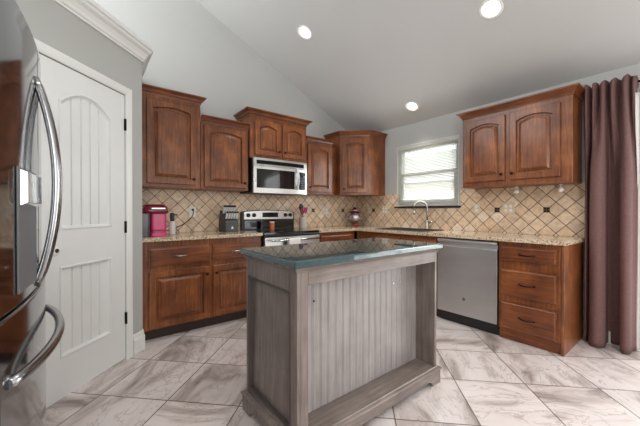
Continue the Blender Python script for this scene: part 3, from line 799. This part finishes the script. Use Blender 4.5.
# ------------------------------------------------------------------ refrigerator (bowed doors face +x)
FY = -2.13; HWF = 0.455
rf = thing('refrigerator', 'stainless steel french-door refrigerator with bowed doors and long arched handles', 'refrigerator', (-4.15, FY, 0))
XA = -3.712+4.15                    # local x of the bow's apex
def bowx(s, add=0.0): return XA+add - s*s/(2*2.6)
box('case', M['dgrey'], rf, -0.40, XA-0.125, -HWF, HWF, 0.02, 1.715, bevel=0.004)
def bow_door(s0, s1, z0, z1, name, add=0.0, n=15, notch=None):
    mb = MB(); P = [(bowx(s0+(s1-s0)*i/(n-1), add), s0+(s1-s0)*i/(n-1)) for i in range(n)]
    back = XA-0.118
    L0 = [(x, y) for x, y in P] + [(back, s1), (back, s0)]
    mb.loops([[(x, y, z0) for x, y in L0], [(x, y, z1) for x, y in L0]])
    o = mb.build(name, M['fridge'], rf, 0.006, 3)
    me = o.data
    me.polygons.foreach_set('use_smooth', [len(p.vertices) == 4 for p in me.polygons]); me.update()
    try: me.set_sharp_from_angle(angle=0.6)
    except Exception: pass
    return o
nd = bow_door(-HWF, -0.003, 0.885, 1.735, 'door'); fd = bow_door(0.003, HWF, 0.885, 1.735, 'door')
fz = bow_door(-HWF, HWF, 0.075, 0.8835, 'freezer_drawer', 0.010)
box('bottom_grille', M['black'], rf, XA-0.30, XA-0.05, -HWF+.01, HWF-.01, 0.012, 0.07)
def vhandle(s, par):
    pts = []
    for i in range(25):
        u = i/24; h = math.sin(PI*u)
        pts.append((bowx(s)-0.004+0.056*h**0.75, s, 0.895+0.715*u))
    MB().tube(pts, 0.0125, 10, 1.0, (0, 1, 0)).build('door_handle', M['nickelf'], par)
vhandle(-0.05, nd); vhandle(0.05, fd)
pts = []
for i in range(25):
    u = i/24; s_ = -0.40+0.78*u; h = math.sin(PI*u)
    pts.append((bowx(s_, 0.010)-0.004+0.05*h**0.6, s_, 0.715))
MB().tube(pts, 0.0145, 10, 1.0).build('drawer_handle', M['nickelf'], fz)
# water dispenser in the near door
dpn = MB(); y0_, y1_ = -0.31, -0.10
def dx_(s, o): return bowx(s)+o
s = MB(); s.loops([[(dx_(y, 0.0005), y, z) for y, z in ((y0_, 0.90+.02), (y1_, 0.92), (y1_, 1.275), (y0_, 1.275))], [(dx_(y, 0.006), y, z) for y, z in ((y0_, 0.92), (y1_, 0.92), (y1_, 1.275), (y0_, 1.275))]])
dsp = s.build('water_dispenser', M['grey'], nd, 0.002)
s = MB(); s.loops([[(dx_(y, 0.006), y, z) for y, z in ((y0_+.01, 1.165), (y1_-.01, 1.165), (y1_-.01, 1.27), (y0_+.01, 1.27))], [(dx_(y, 0.022), y, z) for y, z in ((y0_+.02, 1.175), (y1_-.02, 1.175), (y1_-.02, 1.262), (y0_+.02, 1.262))]])
s.build('dispenser_panel', M['chrome'], dsp, 0.002)

# ------------------------------------------------------------------ things on the counters
CZ = 0.915
# coffee maker
cm = thing('coffee_maker', 'magenta single-serve coffee maker on the counter beside the pantry corner', 'coffee maker', (-3.055, -0.33, CZ), -0.12); cm.scale = (1.04, 1.0, 1.07)
def rr(x0, x1, y0, y1, rad, n=5):
    P = []
    for cx, cy, a0 in ((x1-rad, y0+rad, -PI/2), (x1-rad, y1-rad, 0), (x0+rad, y1-rad, PI/2), (x0+rad, y0+rad, PI)):
        for i in range(n): a = a0+PI/2*i/(n-1); P.append((cx+rad*math.cos(a), cy+rad*math.sin(a)))
    return P
s = MB(); s.prism(rr(-0.028, 0.105, -0.02, 0.13, 0.03), 0.0, 0.215); s.build('body', M['pink'], cm, 0.006)
s = MB()
L = []
for z, k in ((0.200, 0.0), (0.225, 0.004), (0.245, -0.004), (0.262, -0.02), (0.275, -0.045), (0.280, -0.065)):
    L.append([(x, y, z) for x, y in rr(-0.095-k*0.6, 0.115+k*0.6, -0.12-k, 0.135+k, 0.06)])
s.loops(L, True, True, True); hd = s.build('brew_head', M['dpink'], cm)
s = MB(); s.prism(rr(-0.03, 0.095, -0.128, -0.10, 0.012), 0.235, 0.25); s.build('chrome_handle', M['chrome'], cm, 0.003)
s = MB(); s.prism(rr(-0.028, 0.1, -0.125, -0.02, 0.02), 0.0, 0.03); s.build('drip_tray', M['pink'], cm, 0.004)
s = MB(); s.prism(rr(-0.024, 0.098, -0.085, 0.0, 0.02), 0.05, 0.2); s.build('front_panel', M['pink'], cm, 0.006)
s = MB(); s.prism(rr(-0.115, -0.034, -0.1, 0.12, 0.02), 0.0, 0.2); s.build('water_tank', M['smoke'], cm, 0.004)
# slim bottle beside
bt = thing('bottle', 'slim pale bottle with black pump cap right of the coffee maker', 'bottle', (-2.885, -0.30, CZ))
MB().lathe([(0.03, 0), (0.032, 0.01), (0.032, 0.10), (0.026, 0.125), (0.016, 0.135)], n=18).build('body', M['bottle'], bt)
MB().lathe([(0.018, 0.134), (0.02, 0.15), (0.022, 0.2), (0.018, 0.215)], n=16).build('cap', M['black'], bt)
box('nozzle', M['black'], bt, 0.0, 0.05, -0.008, 0.008, 0.19, 0.204, bevel=0.003)

# outlets and switch plates
def outlet(label, loc, rz, w=0.072, h=0.116, gang=1, group='wall plates on the backsplash', mat='ivory'):
    t = thing('outlet', label, 'outlet', loc, rz, group)
    box('plate', M[mat], t, -w/2, w/2, -0.006, 0, -h/2, h/2, bevel=0.003)
    for g in range(gang):
        cx = (g-(gang-1)/2)*0.046
        for dz in (-0.022, 0.022):
            MB().lathe([(0.016, 0.0), (0.0155, 0.0025)], (cx, -0.006, dz), '-y', 16).build('socket', M['white'], t)
    return t
outlet('white wall outlet with a black plug in it, right of the coffee maker', (-2.612, -0.0105, 1.14), 0, mat='white')
outlet('pale wall outlet on the stove wall between two dark accent tiles', (-0.643, -0.0105, 1.15), 0, mat='crock')
outlet('ivory wall plate nearest the corner, left of the dark accent tile', (-0.0105, -0.315, 1.165), -PI/2)
outlet('wide ivory wall plate just left of the sink window', (-0.0105, -0.63, 1.165), -PI/2, w=0.118, gang=2)
outlet('narrow ivory wall plate under the left end of the right wall cabinet', (-0.0105, -1.982, 1.18), -PI/2)
outlet('wide ivory wall plate between the two accent tiles under the right wall cabinet', (-0.0105, -2.312, 1.18), -PI/2, w=0.118, gang=2)
pc = thing('power_cord', 'black power cord running from the wall outlet down behind the coffee maker', 'cord', (-2.612, -0.02, 1.165))
MB().lathe([(0.013, -0.0), (0.014, 0.012), (0.009, 0.03)], (0, 0.0, 0), '-y', 12).build('plug', M['black'], pc)
pts = [(0, -0.03, 0), (0, -0.045, -0.02), (-0.015, -0.05, -0.07), (-0.06, -0.06, -0.12), (-0.13, -0.08, -0.165), (-0.21, -0.11, -0.195), (-0.29, -0.15, -0.218), (-0.36, -0.16, -0.229)]
MB().tube(pts, 0.0055, 8).build('cable', M['black'], pc)

# knife block with knives
KB = (-2.25, -0.17, CZ)
kb = thing('knife_block', 'dark grey knife block with small white emblem left of the range', 'knife block', KB); kb.scale = (1.08, 1.08, 1.08)
s = MB(); s.prism([(-0.10, 0), (-0.10, 0.105), (-0.045, 0.155), (0.075, 0.225), (0.11, 0.06), (0.09, 0)], -0.07, 0.07, lambda a, b, q: (q, a, b))
bk = s.build('block', M['dgrey'], kb, 0.004)
MB().add([(-0.016, -0.1012, 0.03), (0.016, -0.1012, 0.03), (0.0, -0.1012, 0.06), (-0.016, -0.1000, 0.03), (0.016, -0.1000, 0.03), (0.0, -0.1000, 0.06)], [(0, 1, 2), (3, 5, 4), (0, 3, 4, 1), (1, 4, 5, 2), (2, 5, 3, 0)]).build('emblem', M['white'], kb)
def make_knife(label):
    t = thing('knife', label, 'knife', (0, 0, 0), 0, 'knives in the knife block')
    s = MB(); s.loops([[(-0.010, -0.008, 0.0), (0.010, -0.008, 0.0), (0.010, 0.008, 0.0), (-0.010, 0.008, 0.0)], [(-0.0115, -0.010, 0.045), (0.0115, -0.010, 0.045), (0.0115, 0.010, 0.045), (-0.0115, 0.010, 0.045)], [(-0.0105, -0.011, 0.08), (0.0105, -0.011, 0.08), (0.0105, 0.011, 0.08), (-0.0105, 0.011, 0.08)]])
    s.build('handle', M['handle'], t, 0.003)
    box('end_cap', M['black'], t, -0.0115, 0.0115, -0.012, 0.012, 0.08, 0.094, bevel=0.002)
    box('bolster', M['black'], t, -0.010, 0.010, -0.008, 0.008, -0.004, 0.001)
    return t
LOW = 'steel-handled knife in the lower row of the dark knife block'; UPP = 'steel-handled knife in the upper row of the dark knife block'
k0 = make_knife(LOW); first = True
for row, (n, yy, zz, lab, sc_) in enumerate(((5, -0.072, 0.137, LOW, 0.95), (5, 0.005, 0.194, UPP, 1.05))):
    for i in range(n):
        k = k0 if first else dup(k0); first = False
        k['label'] = lab
        k.location = (KB[0]-0.06+0.12*i/(n-1), KB[1]+yy*1.08, KB[2]+zz*1.08); k.rotation_euler = (math.radians(28), 0, 0); k.scale = (sc_, sc_, sc_)

# spice jar on the cooktop
sj = thing('spice_jar', 'small orange and white jar standing on the black cooktop', 'jar', (-1.735, -0.27, 0.9152))
MB().lathe([(0.03, 0), (0.031, 0.004), (0.031, 0.085), (0.03, 0.09)], n=20).build('can', M['copper'], sj)
MB().lathe([(0.0315, 0.088), (0.0315, 0.1), (0.029, 0.104)], n=20).build('lid', M['white'], sj)

# utensil crock
UC = (-1.185, -0.15, CZ)
uc = thing('utensil_crock', 'pale ceramic utensil crock right of the range backguard', 'crock', UC)
MB().lathe([(0.045, 0), (0.05, 0.006), (0.052, 0.14), (0.055, 0.15), (0.05, 0.15), (0.047, 0.14), (0.045, 0.012)], n=24).build('pot', M['crock'], uc)
def utensil(name, label, dx, dy, lean, hmat, head, hm, hh, hw):
    t = thing(name, label, 'utensil', (UC[0]+dx, UC[1]+dy, CZ+0.02), 0)
    t.rotation_euler = (0.05, lean, 0)
    MB().tube([(0, 0, 0), (0, 0, 0.2), (0, 0, hh)], 0.006, 8).build('handle', M[hmat], t)
    if head == 'spoon':
        L = []
        for i in range(9):
            u = i/8; r = hw*math.sin(PI*(0.06+0.9*u))**0.7; L.append([(r*math.cos(2*PI*k/12), 0.006*math.sin(2*PI*k/12)-0.008*math.sin(PI*u), hh-0.01+0.095*u) for k in range(12)])
        MB().loops(L, True, True, True).build('head', M[hm], t)
    else:
        MB().prism([(-hw*0.7, hh-0.01), (hw*0.7, hh-0.01), (hw, hh+0.02), (hw*0.9, hh+0.08), (-hw*0.8, hh+0.07), (-hw, hh+0.02)], -0.004, 0.004, lambda a, b, q: (a, q, b)).build('head', M[hm], t, 0.003)
utensil('ladle', 'black-headed spoon standing tallest in the utensil crock', -0.005, 0.024, -0.06, 'black', 'spoon', 'black', 0.235, 0.04)
utensil('spatula', 'dark red spatula leaning left in the utensil crock', 0.028, -0.024, -0.30, 'black', 'flat', 'sred', 0.19, 0.029)
utensil('spatula', 'magenta spatula leaning right in the utensil crock', -0.024, 0.0, 0.26, 'crock', 'flat', 'purple', 0.20, 0.033)

# ginger jar in the corner
gj = thing('ginger_jar', 'round silver-white jar with dark red lid and foot in the counter corner', 'jar', (-0.19, -0.17, CZ))
MB().lathe([(0.05, 0), (0.055, 0.012), (0.035, 0.03), (0.03, 0.045)], n=24).build('foot', M['red'], gj)
MB().lathe([(0.03, 0.044), (0.065, 0.06), (0.092, 0.1), (0.098, 0.135), (0.085, 0.175), (0.062, 0.2), (0.058, 0.205)], n=28).build('bowl', M['silver'], gj)
ld = MB().lathe([(0.09, 0.204), (0.092, 0.212), (0.07, 0.222), (0.05, 0.232), (0.048, 0.25), (0.05, 0.26), (0.03, 0.275), (0.016, 0.295)], n=28).build('lid', M['dpink'], gj)
MB().lathe([(0.0505, 0.232), (0.056, 0.24), (0.056, 0.252), (0.0505, 0.258)], n=24).build('lid_band', M['silver'], ld)
MB().lathe([(0.01, 0.292), (0.02, 0.303), (0.022, 0.315), (0.014, 0.328), (0.005, 0.333)], n=16).build('finial', M['silver'], ld)
for sg in (-1, 1):
    pts = [(sg*0.07*0.83-0, sg*-0.07*0.56, 0.19)] + [(sg*(0.083+0.035*math.sin(a))*0.83, -sg*(0.083+0.035*math.sin(a))*0.56, 0.145+0.045*math.cos(a)) for a in arc(0.3, PI-0.3, 8)]
    MB().tube(pts, 0.006, 8).build('ear_handle', M['silver'], gj)

# ------------------------------------------------------------------ curtain on its rod
rod = thing('curtain_rod', 'thin dark curtain rod above the patio door at the right edge', 'curtain rod', (-0.085, 0, 2.19))
MB().tube([(0, -2.92, 0), (0, -5.3, 0)], 0.009, 12).build('rod', M['blackmetal'], rod)
MB().lathe([(0.009, 0), (0.018, 0.01), (0.018, 0.03), (0.006, 0.04)], (0, -2.92, 0), 'y', 14).build('finial', M['blackmetal'], rod)
s = MB(); s.tube([(0, -2.932, 0), (0.083, -2.932, 0)], 0.006, 8); s.lathe([(0.02, 0.076), (0.02, 0.084)], (0, -2.932, 0), 'x', 14); s.build('bracket', M['blackmetal'], rod)
cu = thing('curtain', 'plum brown floor-length curtain gathered at the right of the counter', 'curtain', (-0.085, -2.945, 0))
# plan of the folds at hem and at heading: (distance along the rod, distance into the room)
HEM = [(0.0, -0.02), (0.014, 0.03), (0.03, 0.01), (0.04, -0.045), (0.052, 0.02), (0.05, 0.065), (0.085, 0.095), (0.125, 0.09), (0.15, 0.055), (0.142, 0.0), (0.15, -0.05), (0.19, -0.045), (0.225, -0.05), (0.24, -0.01), (0.238, 0.045), (0.268, 0.075), (0.298, 0.06), (0.3, 0.015), (0.312, -0.02), (0.325, -0.03)]
TOP = [(0.0, -0.01), (0.018, 0.024), (0.04, -0.014), (0.05, -0.02), (0.068, 0.03), (0.088, 0.0), (0.098, -0.022), (0.118, 0.03), (0.138, 0.034), (0.15, -0.016), (0.165, -0.018), (0.18, 0.032), (0.2, 0.024), (0.212, -0.02), (0.232, -0.02), (0.25, 0.03), (0.272, 0.03), (0.286, -0.016), (0.306, 0.018), (0.325, -0.006)]
def cr(P, u):
    n = len(P)-1; f = min(u*n, n-1e-6); i = int(f); t = f-i
    q = [Vector((*P[max(0, min(n, i+k))], 0)) for k in (-1, 0, 1, 2)]
    return 0.5*((2*q[1]) + (q[2]-q[0])*t + (2*q[0]-5*q[1]+4*q[2]-q[3])*t*t + (3*q[1]-q[0]-3*q[2]+q[3])*t**3)
def curtain_sheet(u0, u1, n, nz, z0, z1, shift=0.0, front=0.0):
    L = []
    for j in range(nz+1):
        tz = j/nz; z = z0+(z1-z0)*tz; row = []
        for i in range(n+1):
            u = u0+(u1-u0)*i/n
            w = max(0.0, min(1.0, (tz-0.62)/0.34)); w = w*w*(3-2*w)
            p = cr(HEM, u)*(1-w) + cr(TOP, u)*w
            out = p.y*1.25 + 0.006*math.sin(9*u+5*tz)*(1-w) + front*w
            top = 0.012*math.sin(31*u)*max(0, (tz-0.97)/0.03)
            row.append((-out+shift, -p.x-(0.007 if shift else 0.0), z+top))
        L.append(row)
    return MB().loops(L, False, False, True, closed=False)
curtain_sheet(0, 1, 130, 48, 0.012, 2.232, front=0.05).build('fabric', M['curtain'], cu, solid=0.003)
L = []
for i in range(60):
    u = 0.02+0.98*i/59; p = cr(TOP, u); L.append([(0.02+0.004*math.sin(40*u), -p.x, 2.145), (0.02+0.004*math.sin(40*u), -p.x, 2.228)])
MB().loops(L, False, False, True, closed=False).build('rod_pocket', M['curtain'], cu, solid=0.002)
curtain_sheet(0.955, 1.0, 10, 48, 0.012, 2.1, shift=0.006, front=0.05).build('lining', M['lining'], cu, solid=0.002)

# ------------------------------------------------------------------ recessed ceiling lamps
LAB = ['recessed ceiling light nearest the gable wall, left of the three', 'recessed ceiling light at the top edge of the picture, largest of the three', 'recessed ceiling light just above the sink window, lowest of the three']
r0 = None
for (lx, ly, lr), lab in zip(LAMPS, LAB):
    if r0 is None:
        r0 = thing('ceiling_light', lab, 'light', (0, 0, 0), 0, 'recessed ceiling lights')
        MB().lathe([(0.0715, 0.001), (0.09, -0.001), (0.09, -0.004), (0.085, -0.006), (0.0715, -0.003)], n=40, cap0=False, cap1=False).build('trim_ring', M['can'], r0)
        MB().lathe([(0.071, -0.003), (0.068, 0.02), (0.062, 0.06), (0.058, 0.11)], n=40, cap0=False, cap1=False).build('baffle', M['can'], r0)
        MB().lathe([(0.0575, 0.108), (0.052, 0.085), (0.042, 0.07), (0.02, 0.062), (0.004, 0.061)], n=32).build('bulb', M['bulb'], r0)
        q = r0
    else: q = dup(r0)
    q['label'] = lab; q.location = (lx, ly, CEIL0-SLOPE*lx); q.rotation_euler = (0, TH, 0)
    l = bpy.data.lights.new('lamp_light', 'SPOT'); l.energy = 40; l.spot_size = 1.6; l.spot_blend = 1.0; l.shadow_soft_size = 0.06; l.color = (1.0, 0.97, 0.92)
    o = bpy.data.objects.new('lamp_light', l); COL.objects.link(o); o.location = Vector(q.location)+Vector((-0.03*math.sin(TH), 0, -0.03))
    if lx > -0.5: l.energy = 30; l.spot_size = 1.45
for (lx, ly) in ((-2.6, -2.9), (-1.9, -4.6), (-3.6, -4.6)):
    l = bpy.data.lights.new('lamp_light', 'SPOT'); l.energy = 70; l.spot_size = 2.4; l.spot_blend = 0.8; l.shadow_soft_size = 0.08; l.color = (1.0, 0.97, 0.93)
    o = bpy.data.objects.new('lamp_light', l); COL.objects.link(o); o.location = (lx, ly, CEIL0-SLOPE*lx-0.05)

# ------------------------------------------------------------------ outside
g = MB().box(0.16, 40, -30, 30, -0.45, -0.35).build('ground', M['grass']); struct(g)
nh = thing('neighbor_house', 'pale house with grey shingle roof seen through the lower window pane', 'house', (9.0, 4.0, -0.35))
box('wall', M['siding'], nh, 0, 8, -9, 9, 0, 2.9)
MB().loops([[(-0.5, -9.5, 2.8), (8.5, -9.5, 2.8), (8.5, 9.5, 2.8), (-0.5, 9.5, 2.8)], [(3.9, -5, 5.0), (4.1, -5, 5.0), (4.1, 5, 5.0), (3.9, 5, 5.0)]]).build('roof', M['roof'], nh)
